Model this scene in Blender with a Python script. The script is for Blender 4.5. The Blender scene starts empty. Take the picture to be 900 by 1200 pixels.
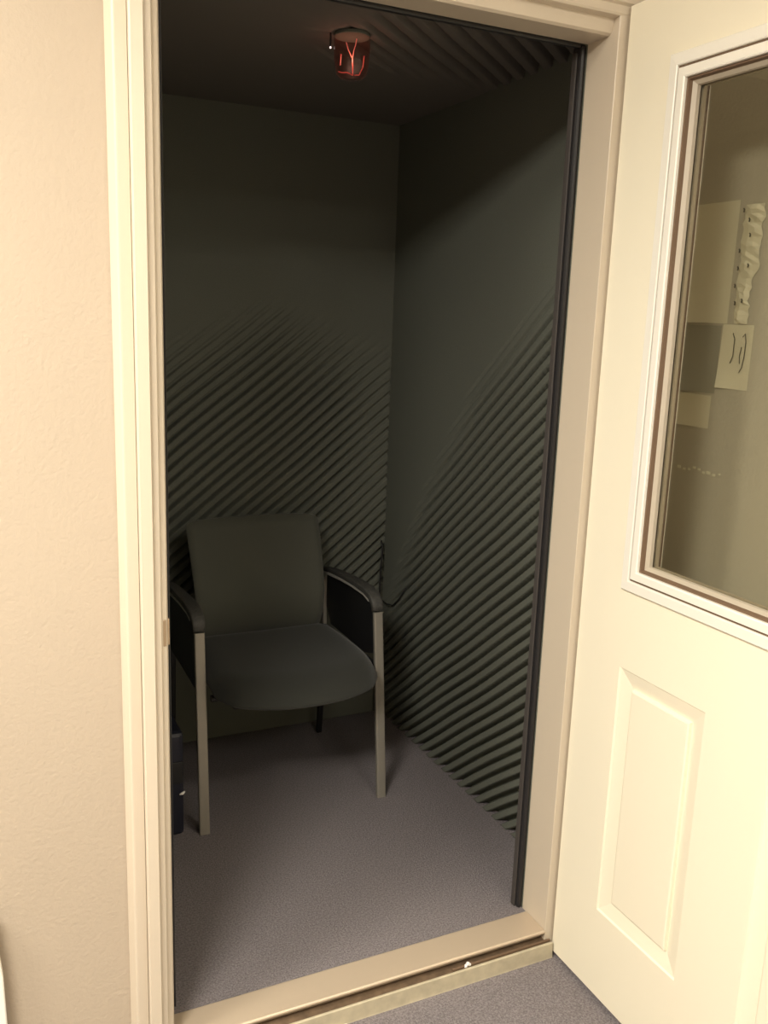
import bpy, math, random
import numpy as np
from mathutils import Vector, Matrix
random.seed(4)
S = bpy.context.scene
C = S.collection
CAMZ = 1.443

# ------------------------------------------------------------------ materials
def mat(name, col, rough=0.6, metal=0.0, bump=None, spec=0.5, var=None, sheen=0.0):
    """bump = (scale, strength, distance); var = (scale, amount) colour mottling"""
    m = bpy.data.materials.new(name); m.use_nodes = True
    nt = m.node_tree; b = nt.nodes['Principled BSDF']
    b.inputs['Base Color'].default_value = (*col, 1)
    b.inputs['Roughness'].default_value = rough
    b.inputs['Metallic'].default_value = metal
    b.inputs['Specular IOR Level'].default_value = spec
    if sheen: b.inputs['Sheen Weight'].default_value = sheen
    tc = nt.nodes.new('ShaderNodeTexCoord')
    if var:
        n = nt.nodes.new('ShaderNodeTexNoise'); n.inputs['Scale'].default_value = var[0]
        n.inputs['Detail'].default_value = 4
        nt.links.new(tc.outputs['Object'], n.inputs['Vector'])
        r = nt.nodes.new('ShaderNodeMapRange')
        r.inputs['From Min'].default_value = .3; r.inputs['From Max'].default_value = .7
        r.inputs['To Min'].default_value = 1 - var[1]; r.inputs['To Max'].default_value = 1 + var[1]
        nt.links.new(n.outputs['Fac'], r.inputs['Value'])
        mx = nt.nodes.new('ShaderNodeVectorMath'); mx.operation = 'SCALE'
        mx.inputs[0].default_value = col
        nt.links.new(r.outputs['Result'], mx.inputs['Scale'])
        nt.links.new(mx.outputs['Vector'], b.inputs['Base Color'])
    if bump:
        n = nt.nodes.new('ShaderNodeTexNoise'); n.inputs['Scale'].default_value = bump[0]
        n.inputs['Detail'].default_value = 3
        nt.links.new(tc.outputs['Object'], n.inputs['Vector'])
        bp = nt.nodes.new('ShaderNodeBump'); bp.inputs['Strength'].default_value = bump[1]
        bp.inputs['Distance'].default_value = bump[2]
        nt.links.new(n.outputs['Fac'], bp.inputs['Height'])
        nt.links.new(bp.outputs['Normal'], b.inputs['Normal'])
    return m

M = {}
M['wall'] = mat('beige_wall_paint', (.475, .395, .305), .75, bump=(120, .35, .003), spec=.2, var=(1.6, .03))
M['wall_khaki'] = mat('khaki_grey_wall_paint', (.56, .53, .45), .8, bump=(120, .35, .003))
M['wall_far'] = mat('darkened_unseen_wall_paint', (.33, .28, .21), .8, bump=(120, .35, .003))  # unseen hall walls, darkened to cut bounced fill light
M['frame'] = mat('beige_frame_enamel', (.62, .535, .42), .33, bump=(30, .05, .001))
M['door'] = mat('cream_door_paint', (.91, .85, .68), .42, bump=(60, .06, .0008))
M['white'] = mat('white_trim', (.90, .87, .78), .35)
M['ceil'] = mat('white_ceiling', (.75, .70, .60), .9, bump=(90, .3, .003))
M['carpet'] = mat('mauve_grey_carpet', (.262, .234, .240), .97, bump=(420, .9, .006), spec=.05, var=(230, .33))
M['foam'] = mat('charcoal_green_foam', (.150, .157, .130), .93, bump=(500, .25, .002), spec=.08, var=(300, .07))
M['ceilfoam'] = mat('brownish_grey_ceiling_foam', (.165, .15, .13), .93, bump=(500, .25, .002), spec=.08)
M['lip'] = mat('brown_grey_seal_lip', (.055, .048, .044), .6)
M['seal'] = mat('black_rubber_seal', (.016, .015, .016), .4, spec=.5)
M['alu'] = mat('anodised_sill', (.58, .47, .35), .4, metal=.25, bump=(80, .08, .001))
M['sill2'] = mat('worn_metal_kick_plate', (.53, .47, .34), .5, metal=.2, var=(40, .12), bump=(60, .15, .001))
M['groove'] = mat('brown_sill_groove', (.13, .085, .05), .7, var=(60, .3))
M['gasket'] = mat('brown_glazing_gasket', (.16, .10, .06), .6)
M['bead'] = mat('greige_glazing_bead', (.48, .42, .33), .5)
M['fabric'] = mat('black_chair_fabric', (.036, .037, .032), .9, bump=(700, .3, .0015), spec=.12, sheen=.15, var=(500, .08))
M['backfab'] = mat('charcoal_back_fabric', (.085, .087, .070), .8, bump=(700, .2, .001), spec=.25, sheen=.2)
M['silver'] = mat('warm_silver_leg', (.31, .285, .24), .42, metal=.35)
M['silver2'] = mat('bright_silver_edge', (.62, .60, .55), .35, metal=.4)
M['blackmetal'] = mat('black_metal', (.012, .012, .013), .5)
M['pad'] = mat('grey_black_arm_pad', (.060, .058, .052), .6, bump=(260, .5, .002), var=(120, .25))
M['paper'] = mat('white_paper', (.80, .77, .62), .8, spec=.2)
M['paper2'] = mat('greyish_paper', (.42, .41, .35), .8, spec=.2)
M['ink'] = mat('dark_ink', (.10, .09, .07), .8)
M['navy'] = mat('dark_navy_case', (.012, .013, .024), .45)
M['speck'] = mat('white_speck', (.85, .82, .8), .5)
M['blackcable'] = mat('black_cable', (.014, .014, .013), .5)
M['panel'] = mat('dark_board_face', (.06, .05, .055), .5)
M['scuff'] = mat('pale_scuff', (.75, .70, .6), .7)
M['led'] = mat('white_led', (.9, .8, .75), .4)
M['strike'] = mat('dull_strike_metal', (.42, .31, .20), .45, metal=.5)

def emis(name, col, st):
    m = mat(name, col, .4); b = m.node_tree.nodes['Principled BSDF']
    b.inputs['Emission Color'].default_value = (*col, 1); b.inputs['Emission Strength'].default_value = st
    return m
M['redglow'] = emis('red_filament', (1, .34, .27), .2)
M['rededge'] = emis('dim_red_edge', (1, .22, .18), .07)
M['ledglow'] = emis('pinpoint_led', (1, .8, .75), 1.6)
M['diffuser'] = emis('ceiling_light_diffuser', (1, .93, .8), 3.0)

def glass(name, tint, refl=1.0, rough=.0, trans=.0):
    m = bpy.data.materials.new(name); m.use_nodes = True; nt = m.node_tree
    nt.nodes.clear(); out = nt.nodes.new('ShaderNodeOutputMaterial')
    t = nt.nodes.new('ShaderNodeBsdfTransparent'); t.inputs['Color'].default_value = (*tint, 1)
    g = nt.nodes.new('ShaderNodeBsdfGlossy'); g.inputs['Roughness'].default_value = rough
    lw = nt.nodes.new('ShaderNodeLayerWeight'); lw.inputs['Blend'].default_value = .5
    pw = nt.nodes.new('ShaderNodeMath'); pw.operation = 'POWER'; pw.inputs[1].default_value = 4.5
    nt.links.new(lw.outputs['Facing'], pw.inputs[0])
    f = nt.nodes.new('ShaderNodeMath'); f.operation = 'MULTIPLY_ADD'; f.inputs[1].default_value = .9; f.inputs[2].default_value = .06
    nt.links.new(pw.outputs[0], f.inputs[0])
    mx = nt.nodes.new('ShaderNodeMixShader')
    nt.links.new(f.outputs[0], mx.inputs[0]); nt.links.new(t.outputs[0], mx.inputs[1])
    nt.links.new(g.outputs[0], mx.inputs[2]); nt.links.new(mx.outputs[0], out.inputs['Surface'])
    return m
M['glass'] = glass('smoky_window_glass', (.88, .87, .82), rough=.03)
M['redglass'] = glass('dark_red_glass', (.90, .62, .58), rough=.25)

# ------------------------------------------------------------------ mesh helpers
class MB:
    def __init__(s): s.v = []; s.f = []
    def add(s, vs, fs):
        n = len(s.v); s.v += [tuple(v) for v in vs]; s.f += [tuple(i + n for i in f) for f in fs]; return s
    def box(s, x0, x1, y0, y1, z0, z1):
        v = [(x, y, z) for x in (x0, x1) for y in (y0, y1) for z in (z0, z1)]
        return s.add(v, [(0, 1, 3, 2), (4, 6, 7, 5), (0, 4, 5, 1), (2, 3, 7, 6), (0, 2, 6, 4), (1, 5, 7, 3)])
    def prism(s, poly, lo, hi, axis='z'):
        """poly 2-D points extruded along axis: z->(x,y), x->(y,z), y->(x,z)"""
        n = len(poly)
        def P(a, b, c): return {'z': (a, b, c), 'x': (c, a, b), 'y': (a, c, b)}[axis]
        v = [P(a, b, lo) for a, b in poly] + [P(a, b, hi) for a, b in poly]
        f = [(i, (i + 1) % n, n + (i + 1) % n, n + i) for i in range(n)]
        f += [tuple(range(n))[::-1], tuple(range(n, 2 * n))]
        return s.add(v, f)
    def tube(s, pts, r, seg=10, flat=None, up=(1, 0, 0)):
        """sweep a round or flat (w along up, t across) section along pts"""
        pts = [Vector(p) for p in pts]; rings = []
        for i, p in enumerate(pts):
            d = (pts[min(i + 1, len(pts) - 1)] - pts[max(i - 1, 0)]).normalized()
            u = Vector(up); u = (u - d * u.dot(d))
            if u.length < 1e-4: u = Vector((0, 1, 0)) - d * d.y
            u.normalize(); w = d.cross(u)
            rr = r[i] if isinstance(r, (list, tuple)) else r
            ring = []
            for k in range(seg):
                a = 2 * math.pi * (k + .5) / seg
                ca, sa = math.cos(a), math.sin(a)
                if flat:
                    fw, ft = flat[i] if isinstance(flat, list) else flat
                    e = .35
                    ca = math.copysign(abs(ca) ** e, ca) * fw; sa = math.copysign(abs(sa) ** e, sa) * ft
                else: ca *= rr; sa *= rr
                ring.append(p + u * ca + w * sa)
            rings.append(ring)
        v = [q for rg in rings for q in rg]; f = []
        for i in range(len(pts) - 1):
            for k in range(seg):
                k2 = (k + 1) % seg
                f.append((i * seg + k, i * seg + k2, (i + 1) * seg + k2, (i + 1) * seg + k))
        f.append(tuple(range(seg))[::-1]); f.append(tuple(range((len(pts) - 1) * seg, len(pts) * seg)))
        return s.add(v, f)
    def build(s, name, m, parent=None, smooth=False, bevel=0, seg=2, sub=0):
        me = bpy.data.meshes.new(name); me.from_pydata([tuple(v) for v in s.v], [], s.f); me.update()
        import bmesh
        bm = bmesh.new(); bm.from_mesh(me); bmesh.ops.recalc_face_normals(bm, faces=bm.faces); bm.to_mesh(me); bm.free()
        me.materials.append(M[m]); o = bpy.data.objects.new(name, me); C.objects.link(o)
        if smooth: me.shade_smooth()
        if parent: o.parent = parent; o.matrix_parent_inverse = parent.matrix_world.inverted()
        if bevel:
            b = o.modifiers.new('b', 'BEVEL'); b.width = bevel; b.segments = seg; b.limit_method = 'ANGLE'; b.angle_limit = .6
        if sub:
            u = o.modifiers.new('s', 'SUBSURF'); u.levels = sub; u.render_levels = sub
        return o

def tag(o, label, cat, kind=None, group=None):
    o['label'] = label; o['category'] = cat
    if kind: o['kind'] = kind
    if group: o['group'] = group
    return o
def empty(name, loc):
    o = bpy.data.objects.new(name, None); C.objects.link(o); o.location = loc; o.empty_display_size = .1
    bpy.context.view_layer.update(); return o

# ------------------------------------------------------------------ dimensions
XL, XR = .332, 1.225          # clear opening
YF, YI = 1.60, 1.66           # hall face of the wall, booth face of the wall
BX0, BX1, BY1, BZ = .20, 1.38, 2.85, 2.05
FZ = -.06                     # hall floor, the booth floor is one step up
HX0, HX1, HY0, HZ = -2.2, 1.50, -1.9, 2.50

# ------------------------------------------------------------------ ribbed acoustic lining
def ribbed(name, origin, eu, ev, nrm, U, V, du, slope, phase, mask, depth=.032, period=.0328, label='', cat='wall', mk='foam'):
    nu = int(round(U / du)) + 1; nv = int(round(V / du)) + 1
    u = np.linspace(0, U, nu); v = np.linspace(0, V, nv)
    uu, vv = np.meshgrid(u, v)
    th = math.atan(slope)
    wob = .0016 * np.sin(uu * 11 + vv * 5) + .0010 * np.sin(vv * 13 - uu * 7)
    d = -uu * math.sin(th) + vv * math.cos(th) + phase + wob
    t = (d / period) % 1.0
    # broad rounded rib with a narrow deep groove
    g = np.abs(t - .5) * 2                  # 1 at the groove centre
    w = np.clip((g - .55) / .20, 0, 1); w = w * w * (3 - 2 * w)
    rib = -depth * w - .0015 * (t)
    h = rib * mask(uu, vv)
    P = (np.array(origin)[None, None] + uu[..., None] * np.array(eu) + vv[..., None] * np.array(ev) + h[..., None] * np.array(nrm)).reshape(-1, 3)
    idx = np.arange(nu * nv).reshape(nv, nu)
    q = np.stack([idx[:-1, :-1], idx[:-1, 1:], idx[1:, 1:], idx[1:, :-1]], -1).reshape(-1, 4)
    if np.dot(np.cross(eu, ev), nrm) < 0: q = q[:, ::-1]
    # closing border back to a flat plate 4 cm behind, so the lining has thickness
    ring = np.concatenate([idx[0, :], idx[1:, -1], idx[-1, -2::-1], idx[-2:0:-1, 0]])
    n0 = len(P); back = P[ring] - np.array(nrm) * .05
    P = np.vstack([P, back]); m = len(ring); k = np.arange(m)
    sq = np.stack([ring, n0 + k, n0 + (k + 1) % m, ring[(k + 1) % m]], -1)
    if np.dot(np.cross(eu, ev), nrm) < 0: sq = sq[:, ::-1]
    q = np.vstack([q, sq])
    me = bpy.data.meshes.new(name)
    me.vertices.add(len(P)); me.vertices.foreach_set('co', P.astype(np.float32).ravel())
    me.loops.add(q.size); me.loops.foreach_set('vertex_index', q.astype(np.int32).ravel())
    me.polygons.add(len(q)); me.polygons.foreach_set('loop_start', (np.arange(len(q)) * 4).astype(np.int32))
    me.update(calc_edges=True); me.validate()
    me.materials.append(M[mk]); me.shade_smooth()
    o = bpy.data.objects.new(name, me); C.objects.link(o); tag(o, label, cat, 'structure'); return o
def ss(a, b, x):
    t = np.clip((x - a) / (b - a), 0, 1); return t * t * (3 - 2 * t)

# back wall: u = x from BX0, v = z
def mask_back(u, v):
    x = u + BX0
    top = np.interp(x, [.5, .62, .8, .95, 1.10, 1.25, 1.38], [1.33, 1.36, 1.44, 1.50, 1.43, 1.38, 1.38])
    m = 1 - ss(top - .30, top + .03, v)
    m *= 1 - .72 * ss(1.16, 1.36, x) * ss(.60, .8, v)
    return m * ss(.45, .55, v)
ribbed('wall_booth_back', (BX0, BY1, 0), (1, 0, 0), (0, 0, 1), (0, -1, 0), BX1 - BX0 + .03, BZ + .03, .0027, .80, .012, mask_back,
       label='dark green-grey booth wall with diagonal ribs behind the chair')
# right wall: u = y from YI, v = z  (ribs fall away from the door)
def mask_right(u, v):
    y = u + YI
    # ribs fade out above a slanting line
    d = v - np.interp(y, [1.66, 1.89, 2.28, 2.556, 2.80, 2.86], [1.80, 1.60, 1.28, .93, .50, .45])
    m = 1 - ss(-.24, .03, d)
    m *= 1 - .5 * ss(2.62, 2.8, y)
    return m
ribbed('wall_booth_right', (BX1, YI, 0), (0, 1, 0), (0, 0, 1), (-1, 0, 0), BY1 - YI + .03, BZ + .03, .0029, -.80, .006, mask_right,
       label='dark booth wall right of the chair, ribbed below a slanting line')
def mask_ceil(u, v):
    x, y = u + BX0, v + YI
    m = ss(.80, .95, x) * (1 - ss(2.12, 2.32, y + .15 * (1.2 - x)))
    return m * .8
ribbed('ceiling_booth', (BX0, YI, BZ), (1, 0, 0), (0, 1, 0), (0, 0, -1), BX1 - BX0 + .03, BY1 - YI + .03, .004, .9, .0, mask_ceil, period=.045,
       label='dark booth ceiling with faint diagonal ribs near the door head', cat='ceiling', mk='ceilfoam')

s = MB().box(BX0 - .05, BX0, YI, BY1 + .04, 0, BZ + .04).build('wall_booth_left', 'foam')
tag(s, 'dark booth wall hidden left of the doorway', 'wall', 'structure')
s = MB().box(BX0 - .05, BX1 + .05, YI - .03, BY1 + .05, -.05, 0).build('floor_booth', 'carpet')
tag(s, 'mauve grey carpet inside the booth under the chair', 'floor', 'structure')
mb = MB()
mb.box(BX0, XL + .012, YI, YI + .015, 0, BZ).box(XR + .0, BX1 + .04, YI - .001, YI + .015, 0, BZ + .04).box(XL + .012, XR, YI, YI + .015, 2.0, BZ + .03)
s = mb.build('wall_booth_front', 'foam'); tag(s, 'dark inner lining around the booth doorway', 'wall', 'structure')

# ------------------------------------------------------------------ hall shell
s = MB().box(HX0, HX1 + .1, HY0, YI - .03, FZ - .05, FZ).build('floor', 'carpet')
tag(s, 'mauve grey hall carpet outside the threshold', 'floor', 'structure')
s = MB().box(HX0, HX1 + .1, HY0, YI, HZ, HZ + .05).build('ceiling', 'ceil')
tag(s, 'pale hall ceiling above the open door', 'ceiling', 'structure')
mb = MB()
mb.box(HX0, XL - .04, YF, YI, FZ, HZ).box(XR + .04, HX1 + .1, YF, YI, FZ, HZ).box(XL - .04, XR + .04, YF, YI, 2.04, HZ)
s = mb.build('wall_front', 'wall'); tag(s, 'beige textured hall wall holding the booth doorway', 'wall', 'structure')
s = MB().box(HX1, HX1 + .1, HY0, YF, FZ, HZ).build('wall_right', 'wall_khaki')
tag(s, 'beige hall wall close behind the open door, with papers', 'wall', 'structure')
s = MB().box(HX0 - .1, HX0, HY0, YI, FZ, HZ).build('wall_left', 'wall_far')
tag(s, 'hall wall far left out of frame, darkened to cut bounced light', 'wall', 'structure')
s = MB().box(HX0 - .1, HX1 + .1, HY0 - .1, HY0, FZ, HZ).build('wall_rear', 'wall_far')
tag(s, 'hall wall behind the viewer, darkened to cut bounced light', 'wall', 'structure')

# ------------------------------------------------------------------ door frame (trim)
fr = empty('trim_1', (XL, YF, FZ)); tag(fr, 'beige moulded frame around the booth doorway', 'door frame', 'structure')
# left jamb + casing profile, plan points (x, y)
Lp = [(.2525, 1.60), (.2535, 1.597), (.2605, 1.581), (.263, 1.5785), (.266, 1.578), (.2835, 1.577), (.2845, 1.588), (.2855, 1.588),
      (.2815, 1.5535), (.284, 1.551), (.3035, 1.5495), (.305, 1.552), (.306, 1.558), (.318, 1.5615), (.3195, 1.568), (.330, 1.573), (.333, 1.577),
      (.334, 1.60), (.334, 1.66), (.29, 1.66), (.29, 1.60)]
MB().prism(Lp, FZ, 2.10, 'z').build('jamb', 'frame', fr, bevel=.0007)
# right jamb: reveal, stop and rebate; casing behind the open door
Rp = [(1.225, 1.66), (1.225, 1.5635), (1.2258, 1.562), (1.2410, 1.5605), (1.262, 1.5595), (1.264, 1.562),
      (1.290, 1.562), (1.315, 1.578), (1.320, 1.60), (1.265, 1.60), (1.265, 1.66)]
MB().prism(Rp, FZ, 2.10, 'z').build('jamb', 'frame', fr, bevel=.0007)
# head: (y, z) profile along x
Hp = [(1.66, 2.0), (1.592, 2.0), (1.586, 2.004), (1.579, 2.028), (1.562, 2.030), (1.5595, 2.034), (1.5595, 2.048), (1.553, 2.052), (1.553, 2.075), (1.577, 2.085), (1.577, 2.11), (1.60, 2.12),
      (1.60, 2.04), (1.66, 2.04)]
MB().prism(Hp, .27, 1.30, 'x').build('head', 'frame', fr, bevel=.0007)
# strike plate on the left jamb
MB().box(.3125, .3285, 1.5695, 1.5745, .843, .893).box(.3285, .3355, 1.575, 1.60, .843, .893).build('strike_plate', 'strike', fr, bevel=.001)['label'] = 'dull metal strike plate'
# black magnetic seals round the booth side of the frame
sl = MB().box(.333, .352, 1.660, 1.690, 0, 2.0).box(.3515, .356, 1.664, 1.684, 0, 2.0)
sl.build('door_seal', 'seal', fr, bevel=.003)['label'] = 'black rubber seal'
sl = MB().box(1.211, 1.2245, 1.660, 1.692, 0, 2.0)
sl.build('door_seal', 'seal', fr, bevel=.006)['label'] = 'black rubber seal'
sl = MB().box(1.2075, 1.2115, 1.672, 1.688, .0, 1.985)
sl.build('seal_lip', 'lip', fr, bevel=.002)['label'] = 'thin grey-brown lip beside the seal'
sl = MB().box(.352, 1.211, 1.660, 1.672, 1.991, 2.002)
sl.build('door_seal', 'seal', fr, bevel=.004)['label'] = 'black rubber seal'
# threshold
th = empty('trim_2', (.78, 1.6, FZ)); tag(th, 'stepped metal threshold with a brown groove at the booth doorway', 'threshold', 'structure')
MB().prism([(1.560, .0005), (1.563, .003), (1.64, .003), (1.645, 0), (1.645, -.05), (1.578, -.05), (1.578, -.004), (1.560, -.004)], XL + .003, XR - .0005, 'x').build('sill_plate', 'alu', th, bevel=.0008)
MB().box(XL + .003, XR + .012, 1.549, 1.5775, -.055, -.0235).build('groove_floor', 'groove', th)
MB().box(.965, XR + .010, 1.552, 1.557, -.0235, -.0175).build('groove_strip', 'gasket', th, bevel=.001)
MB().prism([(1.5435, -.0225), (1.545, -.021), (1.5488, -.021), (1.5488, FZ), (1.540, FZ), (1.541, FZ + .003)], XL - .04, XR + .012, 'x').build('kick_plate', 'sill2', th, bevel=.0006)
cb = MB()
for (cx, cz, r) in [(1.005, -.014, .005), (1.000, -.0185, .0045), (1.010, -.0175, .004)]:
    cb.tube([(cx - r, 1.553, cz - .002), (cx, 1.5535, cz - .001), (cx + r, 1.555, cz - .002)], [r * .5, r, r * .5], 8)
cb.build('white_plug', 'speck', th, smooth=True)['label'] = 'small white plug in the groove'
sc = MB().prism([(.63, 1.538), (.645, 1.532), (.675, 1.535), (.70, 1.531), (.695, 1.5395), (.66, 1.5395)], FZ, FZ + .004, 'z')
sc = sc.build('scuffed_filler', 'scuff', th, bevel=.001); sc['label'] = 'pale chipped filler along the carpet edge'

# ------------------------------------------------------------------ door leaf (opened 90 degrees)
DX, DT = 1.242, .043
DY0, DY1, DZ0, DZ1 = .655, 1.552, -.047, 2.047
dr = empty('door_1', (DX, DY1, FZ)); tag(dr, 'cream painted open door with tall glazed window and raised panels', 'door', 'structure')
WY0, WY1, WZ0, WZ1 = .828, 1.390, .935, 1.900
panels = [(1.163, 1.408), (.765, 1.009)]; PZ = (.160, .738)
mb = MB()
def face(x, sgn):
    def q(y0, y1, z0, z1):
        mb.add([(x, y0, z0), (x, y1, z0), (x, y1, z1), (x, y0, z1)], [(0, 1, 2, 3)])
    q(DY0, DY1, DZ0, PZ[0]); q(DY0, DY1, PZ[1], WZ0); q(DY0, DY1, WZ1, DZ1)
    ys = [DY0, .765, 1.009, 1.163, 1.408, DY1]
    for i in (0, 2, 4): q(ys[i], ys[i + 1], *PZ)
    q(DY0, WY0, WZ0, WZ1); q(WY1, DY1, WZ0, WZ1)
    for (a, b) in [(.765, 1.009), (1.163, 1.408)]:
        prof = [(0, 0), (.003, .0035), (.006, .004), (.036, .0105), (.038, .011), (.0395, .0045), (.043, .003)]
        rings = [[(x + sgn * d, a + o, PZ[0] + o), (x + sgn * d, b - o, PZ[0] + o), (x + sgn * d, b - o, PZ[1] - o), (x + sgn * d, a + o, PZ[1] - o)] for o, d in prof]
        v = [p for r in rings for p in r]; f = []
        for i in range(len(rings) - 1):
            for k in range(4):
                f.append((i * 4 + k, i * 4 + (k + 1) % 4, i * 4 + 4 + (k + 1) % 4, i * 4 + 4 + k))
        n = len(rings) - 1; f.append((n * 4, n * 4 + 1, n * 4 + 2, n * 4 + 3)); mb.add(v, f)
face(DX, 1); face(DX + DT, -1)
def loop(y0, y1, z0, z1):
    A = [(y0, z0), (y1, z0), (y1, z1), (y0, z1)]
    for k in range(4):
        a, b = A[k], A[(k + 1) % 4]
        mb.add([(DX, *a), (DX, *b), (DX + DT, *b), (DX + DT, *a)], [(0, 1, 2, 3)])
loop(DY0, DY1, DZ0, DZ1); loop(WY0, WY1, WZ0, WZ1)
me_o = mb.build('door_leaf', 'door', dr)
import bmesh
def weld(o, flip=None):
    bm = bmesh.new(); bm.from_mesh(o.data); bmesh.ops.remove_doubles(bm, verts=bm.verts, dist=1e-5)
    bmesh.ops.recalc_face_normals(bm, faces=bm.faces); bm.to_mesh(o.data); bm.free()
weld(me_o)
# window moulding: rectangle sweep of (offset outward from glass opening, height out of the leaf)
def rectsweep(prof, y0, y1, z0, z1, x, sgn):
    m = MB(); rings = [[(x - sgn * h, y0 + o, z0 + o), (x - sgn * h, y1 - o, z0 + o), (x - sgn * h, y1 - o, z1 - o), (x - sgn * h, y0 + o, z1 - o)] for o, h in prof]
    v = [p for r in rings for p in r]; f = []; n = len(rings)
    for i in range(n):
        j = (i + 1) % n
        for k in range(4): f.append((i * 4 + k, i * 4 + (k + 1) % 4, j * 4 + (k + 1) % 4, j * 4 + k))
    return m.add(v, f)
OUT = (.800, 1.420, .906, 1.930)
for sg, x in ((1, DX), (-1, DX + DT)):
    wf = rectsweep([(0, -.0005), (.0005, .006), (.003, .0085), (.022, .010), (.0240, .0085), (.0245, .003), (.0285, .003), (.029, .0085), (.030, .0105), (.045, .0115), (.0475, .010), (.048, -.014), (.028, -.014), (.028, -.0005)],
                   *OUT, x, sg).build('window_frame', 'white', dr)
    wf['label'] = 'white window moulding'
    g = rectsweep([(.0245, .0032), (.0285, .0032), (.0285, .0055), (.0245, .0055)], *OUT, x, sg).build('moulding_groove', 'gasket', wf)
    g = rectsweep([(.048, -.013), (.048, .0045), (.0515, .004), (.0535, -.004), (.054, -.013)], *OUT, x, sg).build('gasket', 'gasket', wf)
    g = rectsweep([(.0535, -.004), (.060, -.010), (.0605, -.0175), (.0535, -.0175)], *OUT, x, sg).build('glazing_bead', 'bead', wf)
MB().box(DX + .0185, DX + .0235, WY0 + .021, WY1 - .021, WZ0 + .021, WZ1 - .021).build('window_glass', 'glass', dr)['label'] = 'clear smoky glass pane'
# hinges on the door edge and lever handle at the far stile
for z in (.22, 1.02, 1.82):
    MB().tube([(DX + DT + .006, DY1 + .004, z - .05), (DX + DT + .006, DY1 + .004, z + .05)], .0055, 12).build('hinge', 'strike', dr, smooth=False)
hd = MB(); hd.tube([(DX + .001, .715, .84), (DX - .008, .715, .84)], .028, 20); hd.tube([(DX - .008, .715, .84), (DX - .05, .715, .84)], .010, 12)
hd.tube([(DX - .05, .708, .84), (DX - .05, .77, .84), (DX - .048, .83, .838)], [.010, .009, .008], 12)
hd.build('door_handle', 'silver', dr, bevel=.002)

# ------------------------------------------------------------------ papers on the wall behind the door glass
def sheet(name, y0, y1, z0, z1, m, label, off=.0002, curl=.004, group=None):
    n = 8; v = []; f = []
    for i in range(n + 1):
        for j in range(n + 1):
            a, b = i / n, j / n
            h = off + curl * (a * (1 - b)) ** 2 * 2
            v.append((HX1 - h, y0 + (y1 - y0) * a, z0 + (z1 - z0) * b))
    nn = len(v); v += [(x + .0006, y, z) for x, y, z in v]
    for i in range(n):
        for j in range(n):
            a = i * (n + 1) + j; q = (a, a + n + 1, a + n + 2, a + 1)
            f.append(q); f.append(tuple(k + nn for k in q[::-1]))
    o = MB().add(v, f).build(name, m)
    return tag(o, label, 'paper', group=group)
sheet('paper_notice', 1.470, 1.598, 1.452, 1.702, 'paper', 'largest cream paper sheet seen through the door window, topmost on the wall')
sheet('paper_notice', 1.484, 1.598, 1.302, 1.447, 'paper2', 'greyish paper sheet directly below the large cream sheet, behind the window', curl=.003)
o = sheet('paper_notice', 1.396, 1.480, 1.316, 1.450, 'paper', 'pale paper with two dark curved marks, right of the greyish sheet', curl=.003)
k = MB()
def stroke(pts, r=.0009):
    k.tube([(HX1 - .0035, y, z) for y, z in pts], r, 6)
stroke([(1.420, 1.425), (1.414, 1.432), (1.410, 1.415), (1.4105, 1.385), (1.414, 1.362), (1.420, 1.352)])
stroke([(1.420, 1.405), (1.423, 1.385), (1.421, 1.37)])
stroke([(1.447, 1.432), (1.441, 1.420), (1.441, 1.385), (1.447, 1.37)], .0010)
k.build('curved_mark', 'ink', o)
sheet('paper_notice', 1.492, 1.598, 1.225, 1.297, 'paper', 'small pale paper slip at the lower left behind the window glass', curl=.002)
# torn-edged strip with pins
n = 26; vs = []; fs = []
for i in range(n + 1):
    z = 1.690 - i * (1.690 - 1.452) / n
    a = 1.452 + .002 * math.sin(i * 1.9) + random.uniform(-.003, .003)
    b = 1.403 + .003 * math.sin(i * 1.25 + 1) + random.uniform(-.004, .004) + (.012 if i > 15 else 0)
    h1 = .002 + random.uniform(0, .005); h2 = .002 + random.uniform(0, .005)
    vs += [(HX1 - .002, a, z), (HX1 - h1, a * .66 + b * .34, z), (HX1 - h2, a * .33 + b * .67, z), (HX1 - .002, b, z)]
for i in range(n):
    for j in range(3):
        q = i * 4 + j; fs.append((q, q + 1, q + 5, q + 4))
o = MB().add(vs, fs).build('crumpled_paper_strip', 'paper'); md = o.modifiers.new('t', 'SOLIDIFY'); md.thickness = .0008
tag(o, 'crumpled cream paper strip with ragged edges and small dark pins', 'paper')
for (y, z) in [(1.447, 1.60), (1.446, 1.565), (1.449, 1.53), (1.444, 1.495), (1.424, 1.63), (1.42, 1.57), (1.43, 1.66), (1.426, 1.50), (1.447, 1.68)]:
    MB().tube([(HX1 - .013, y, z + .002), (HX1 - .014, y - .003, z - .001), (HX1 - .013, y - .001, z - .005)], .0016, 6).build('pin', 'ink', o)
# tape residue
o = MB()
for i in range(9):
    y = 1.44 + i * .015; z = 1.128 + random.uniform(-.004, .004); w = random.uniform(.003, .007)
    o.box(HX1 - .0012, HX1 - .0002, y, y + w * 1.6, z, z + w)
o = o.build('tape_residue', 'paper'); tag(o, 'row of tiny pale tape scraps low on the wall behind the glass', 'tape')

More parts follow.
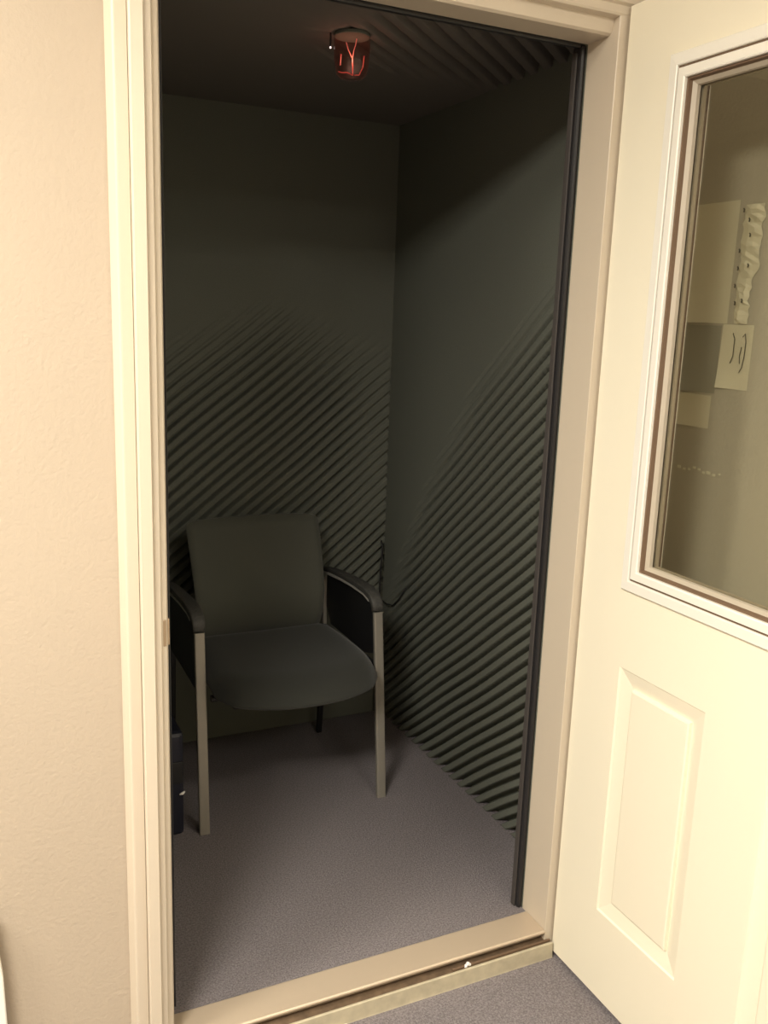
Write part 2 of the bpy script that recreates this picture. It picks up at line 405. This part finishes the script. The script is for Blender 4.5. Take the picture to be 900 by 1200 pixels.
# ------------------------------------------------------------------ chair
ch = empty('armchair', (.849, 2.45, 0)); tag(ch, 'black upholstered guest armchair with flat silver legs inside the booth', 'chair')
def cushion(name, fn, nu, nv, m, th):
    """closed pillow: fn(a,b,side) -> point; a,b in 0..1"""
    v = []; f = []
    for sd in (0, 1):
        for i in range(nu + 1):
            for j in range(nv + 1): v.append(fn(i / nu, j / nv, sd))
    N = (nu + 1) * (nv + 1)
    for i in range(nu):
        for j in range(nv):
            a = i * (nv + 1) + j; q = (a, a + nv + 1, a + nv + 2, a + 1); f.append(q); f.append(tuple(k + N for k in q[::-1]))
    bd = [i * (nv + 1) for i in range(nu + 1)] + [nu * (nv + 1) + j for j in range(1, nv + 1)] + [i * (nv + 1) + nv for i in range(nu - 1, -1, -1)] + [j for j in range(nv - 1, 0, -1)]
    for i in range(len(bd)):
        a, b = bd[i], bd[(i + 1) % len(bd)]; f.append((a, b, b + N, a + N))
    return MB().add(v, f).build(name, m, ch, smooth=True, sub=1)
def edge(t, p=.16):     # rounded falloff toward edges 0..1
    e = min(t, 1 - t) / p
    return 1 if e >= 1 else math.sqrt(max(0, 1 - (1 - e) ** 2))
# seat: front edge bows forward, rounded corners, waterfall front
def seat_fn(a, b, sd):
    s_ = (a - .5) * 2                                   # -1 left .. 1 right
    front = 2.118 + .10 * abs(s_) ** 2.3 + .035 * max(0, abs(s_) - .82) / .18
    back = 2.615
    hw = .243 + .012 * math.sin(b * math.pi * .8) - .022 * b ** 2
    y = front + (back - front) * b; x = .842 + s_ * hw
    th = edge(a, .14) * (edge(b, .22) if b < .5 else edge(b, .1))
    mid = .432 + .004 * b
    dome = .008 * (1 - s_ * s_)
    z = mid + (.030 * th + dome if sd == 0 else -.030 * th)
    if b < .25: z -= .020 * (1 - b / .25) ** 2          # waterfall front
    z += .010 * abs(s_) ** 2 * (1 if sd == 0 else 0) * th
    return (x, y, z)
cushion('seat', seat_fn, 28, 24, 'fabric', .05)
# seat under-pan
MB().prism([(.64, 2.22), (1.045, 2.22), (1.03, 2.58), (.66, 2.58)], .388, .412, 'z').build('seat_pan', 'blackmetal', ch, bevel=.006)
# backrest: curved panel with soft rounded corners
def back_fn(a, b, sd):
    s_ = (a - .5) * 2; t = b                                   # b: 0 bottom, 1 top
    hw = .205 + .013 * t
    cx = .845
    # round the corners by pulling in z at the sides
    zc = .418 + .388 * t
    r = max(0, abs(s_) - .86) / .14
    zc += (-.014 if t > .5 else .020) * r ** 2 * abs(2 * t - 1) ** 3
    x = cx + s_ * hw
    y = 2.60 + .105 * t + .035 * t ** 2 - .040 * (s_ * s_) + .09 * (max(0, .5 - t) / .5) ** 2
    th = edge(a, .05) * edge(b, .06)
    return (x, y + (-.017 * th if sd == 0 else .014 * th), zc)
cushion('backrest', back_fn, 28, 24, 'backfab', .03)
# side frames: flat silver bar front leg, bend, arm, rear upright
for sg, fx in ((-1, .575), (1, 1.123)):
    def X(t): return fx - sg * 0.0 + (-.004 * sg) * t
    leg = [(fx, 2.282, 0.0), (fx - sg * .001, 2.296, .15), (fx - sg * .002, 2.312, .30), (fx - sg * .003, 2.328, .45), (fx - sg * .004, 2.342, .575)]
    MB().tube(leg, 0, 16, flat=(.0145, .0075), up=(1, 0, 0)).build('leg', 'silver', ch, bevel=0)['label'] = 'flat silver front leg'
    a0 = fx - sg * .004
    arm = [(a0, 2.343, .578), (a0, 2.352, .600), (a0, 2.372, .616), (a0 , 2.41, .624), (a0, 2.50, .624), (a0, 2.60, .618), (a0, 2.70, .608), (a0 , 2.755, .598)]
    MB().tube([(x, y, z - .0115) for x, y, z in arm[2:]], 0, 12, flat=(.019, .0045), up=(1, 0, 0)).build('arm_rail', 'silver2', ch)
    pad = MB().tube(arm, 0, 16, flat=[(.0165, .009), (.018, .011), (.019, .0115), (.0195, .0105), (.0185, .009), (.017, .008), (.015, .007), (.012, .006)], up=(1, 0, 0))
    pad.build('arm_pad', 'pad', ch, smooth=True)['label'] = 'textured dark arm pad'
    rl = [(a0, 2.757, .592), (a0 - sg * .002, 2.762, .55), (a0 - sg * .008, 2.750, .47), (a0 - sg * .012, 2.735, .40)]
    MB().tube(rl, 0, 12, flat=(.0065, .009), up=(1, 0, 0)).build('back_upright', 'silver2', ch)['label'] = 'thin silver rear upright'
    rl = [(a0 - sg * .012, 2.735, .40), (a0 - sg * .012, 2.745, .20), (a0 - sg * .012, 2.765, 0)]
    MB().tube(rl, 0, 12, flat=(.009, .009), up=(1, 0, 0)).build('leg', 'blackmetal', ch)['label'] = 'black rear leg'
    sp = MB().prism([(2.352, .44), (2.352, .588), (2.40, .604), (2.60, .602), (2.742, .586), (2.742, .47), (2.70, .42), (2.42, .42)], a0 - .003, a0 + .003, 'x')  # thin black sheet filling the space between arm and seat
    sp.build('side_sheet', 'blackmetal', ch, bevel=.001)['label'] = 'thin black sheet below the arm'
    # seat rail and back bracket joining seat, legs and back
    MB().tube([(a0 - sg * .004, 2.33, .405), (a0 - sg * .01, 2.55, .40), (a0 - sg * .012, 2.735, .40)], 0, 10, flat=(.008, .012), up=(1, 0, 0)).build('side_rail', 'blackmetal', ch)
MB().tube([(.60, 2.56, .398), (.845, 2.56, .396), (1.10, 2.56, .398)], .011, 10).tube([(.60, 2.30, .396), (1.10, 2.30, .396)], .010, 10).build('cross_rail', 'blackmetal', ch)
for x in (.72, .97): MB().tube([(x, 2.555, .396), (x, 2.70, .40), (x, 2.718, .45), (x, 2.69, .55)], 0, 10, flat=(.018, .004), up=(1, 0, 0)).build('back_bracket', 'blackmetal', ch)

# ------------------------------------------------------------------ small things in the booth
o = empty('equipment_case', (.487, 2.46, 0)); tag(o, 'narrow dark navy case on the carpet between chair and doorway edge', 'case')
MB().box(.45, .524, 2.30, 2.62, 0, .31).build('body', 'navy', o, bevel=.012)
MB().box(.482, .520, 2.296, 2.3015, .16, .225).build('front_plate', 'blackmetal', o, bevel=.002)
MB().tube([(.509, 2.292, .130), (.517, 2.293, .131), (.524, 2.2945, .135)], [.002, .0045, .002], 8).build('white_mark', 'speck', o, smooth=True)
cb = MB().tube([(1.358, 2.835, .66), (1.362, 2.83, .64), (1.357, 2.822, .60), (1.353, 2.82, .56), (1.352, 2.82, .40), (1.352, 2.822, .2), (1.353, 2.822, .0035), (1.34, 2.78, .0035)], .0035, 8)
cb.tube([(1.353, 2.82, .45), (1.366, 2.79, .436), (1.372, 2.75, .442), (1.374, 2.71, .475), (1.374, 2.66, .53)], .0026, 8)
o = cb.build('cable', 'blackcable', smooth=True); tag(o, 'thin black cable hanging down the booth corner right of the chair', 'cable')

# dim red lamp hanging at the booth ceiling
lx, ly = .853, 2.02
o = empty('ceiling_lamp', (lx, ly, BZ)); tag(o, 'small dim red glass lamp hanging from the booth ceiling', 'lamp')
MB().tube([(lx, ly, BZ), (lx, ly, BZ - .008)], .040, 24).build('mounting_plate', 'foam', o, bevel=.002)
R0 = Matrix(((.9, .43, 0), (-.43, .9, 0), (0, 0, 1)))
def L(x, y, z): p = R0 @ Vector((x, y, 0)); return (lx + p.x, ly + p.y, BZ + z)
gl = MB(); N = 20; v = []; f = []
pr = [(.040, -.008), (.041, -.03), (.039, -.06), (.034, -.084), (.026, -.092), (.0, -.094)]
for r, z in pr:
    for k in range(N):
        a = 2 * math.pi * k / N; v.append((lx + r * math.cos(a), ly + r * math.sin(a), BZ + z))
for i in range(len(pr) - 1):
    for k in range(N): f.append((i * N + k, i * N + (k + 1) % N, (i + 1) * N + (k + 1) % N, (i + 1) * N + k))
gl.add(v, f).build('lamp_glass', 'redglass', o, smooth=True)['label'] = 'dark red glass cup'
fl = MB(); fl.tube([L(-.013, 0, -.018), L(-.008, 0, -.033), L(0, 0, -.048)], .0012, 6).tube([L(.010, 0, -.010), L(.008, 0, -.022), L(.004, 0, -.035), L(.002, 0, -.050)], .0011, 6)
fl.build('filament', 'redglow', o)['label'] = 'glowing pink-red filament shaped like a Y'
e = MB(); e.tube([L(.002, 0, -.050), L(.003, 0, -.07), L(.003, 0, -.086)], .0013, 6)
e.tube([L(-.028, -.012, -.082), L(-.02, -.018, -.085), L(-.008, -.02, -.085), L(.004, -.02, -.090)], .0014, 6)
e.tube([L(.008, -.02, -.090), L(.018, -.015, -.088), L(.026, -.008, -.070), L(.028, 0, -.045)], .0012, 6)
e.tube([L(-.024, -.01, -.045), L(-.025, -.01, -.068)], .0014, 6)
e.build('glass_rib', 'rededge', o)['label'] = 'dim red glowing rib'
bl = bpy.data.lights.new('bulb', 'POINT'); bl.energy = .08; bl.color = (1, .62, .45); bl.shadow_soft_size = .012
bo = bpy.data.objects.new('bulb_light', bl); C.objects.link(bo); bo.location = L(0, 0, -.055); bo.parent = o; bo.matrix_parent_inverse = o.matrix_world.inverted()
MB().tube([L(-.048, 0, -.028), L(-.048, 0, -.0315)], .0018, 10).build('indicator', 'ledglow', o)['label'] = 'pinpoint white light'
MB().tube([L(-.048, 0, 0), L(-.048, 0, -.028)], .0022, 8).build('indicator_stem', 'blackmetal', o)
# ------------------------------------------------------------------ white-edged dark board leaning at far left
o = empty('leaning_board', (-.25, 1.56, FZ)); tag(o, 'dark board with white rounded edge standing against the hall wall, bottom left', 'board')
MB().box(-.55, .014, 1.564, 1.586, FZ, .375).build('board_face', 'panel', o)
MB().tube([(.0205, 1.575, FZ), (.0205, 1.575, .12), (.018, 1.575, .25), (.010, 1.575, .335), (-.004, 1.575, .37), (-.03, 1.575, .383), (-.55, 1.575, .383)], 0, 12, flat=(.0125, .0075), up=(0, 1, 0)).build('edge_trim', 'white', o)['label'] = 'white rounded edge'

# ------------------------------------------------------------------ hall ceiling lights (panels with area lamps; two added to brighten the wall behind the door)
def fixture(x, y, w, d, power, col, label):
    o = empty('ceiling_or_fill_light', (x, y, HZ)); tag(o, label, 'ceiling light')
    m = MB(); t = .025
    m.box(x - w / 2 - t, x + w / 2 + t, y - d / 2 - t, y - d / 2, HZ - .03, HZ).box(x - w / 2 - t, x + w / 2 + t, y + d / 2, y + d / 2 + t, HZ - .03, HZ)
    m.box(x - w / 2 - t, x - w / 2, y - d / 2, y + d / 2, HZ - .03, HZ).box(x + w / 2, x + w / 2 + t, y - d / 2, y + d / 2, HZ - .03, HZ)
    m.build('frame', 'white', o); MB().box(x - w / 2, x + w / 2, y - d / 2, y + d / 2, HZ - .012, HZ).build('diffuser', 'diffuser', o)
    l = bpy.data.lights.new('panel', 'AREA'); l.shape = 'RECTANGLE'; l.size = w; l.size_y = d; l.energy = power; l.color = col
    lo = bpy.data.objects.new('light_source', l); C.objects.link(lo); lo.location = (x, y, HZ - .02); lo.parent = o
    lo.matrix_parent_inverse = o.matrix_world.inverted()
fixture(-1.20, 1.02, .8, .4, 48, (1, .94, .82), 'square ceiling light over the left part of the hall')
fixture(1.36, -.05, .2, .4, 13, (1, .94, .82), 'added fill light, unseen, brightening the wall behind the open door')  # added fill lamp, lifts the wall hidden behind the door leaf
fixture(.85, -1.15, .6, .6, 17, (1, .95, .85), 'added fill light behind the viewer on the right, for the wall behind the door glass')  # added fill lamp, reaches past the door edge to the papered wall
fixture(-.80, .08, .8, .6, 92, (1, .95, .85), 'ceiling light behind the viewer in line with the doorway')

w = bpy.data.worlds.new('w'); S.world = w; w.use_nodes = True
w.node_tree.nodes['Background'].inputs[0].default_value = (.05, .05, .05, 1)

# ------------------------------------------------------------------ camera
def unit(a): return a / np.linalg.norm(a)
F = 1065.0
dn = unit(np.array([273 - 450, 5524 - 600, F])); vx = unit(np.array([2719 - 450, 451 - 600, F]))
Xc = unit(vx - dn * np.dot(vx, dn)); up = -dn; Yc = np.cross(up, Xc)
R = np.array([Xc, Yc, up])
cam = bpy.data.cameras.new('camera'); co = bpy.data.objects.new('camera', cam); C.objects.link(co)
cam.sensor_fit = 'VERTICAL'; cam.sensor_height = 36; cam.lens = F / 1200 * 36; cam.clip_start = .02
mw = Matrix.Identity(4)
for i in range(3):
    mw[i][0] = R[i, 0]; mw[i][1] = -R[i, 1]; mw[i][2] = -R[i, 2]
mw[2][3] = CAMZ
co.matrix_world = mw; S.camera = co
S.view_settings.view_transform = 'Standard'; S.view_settings.look = 'None'
S.view_settings.gamma = 1; S.view_settings.use_curve_mapping = False; S.view_settings.exposure = 0.18
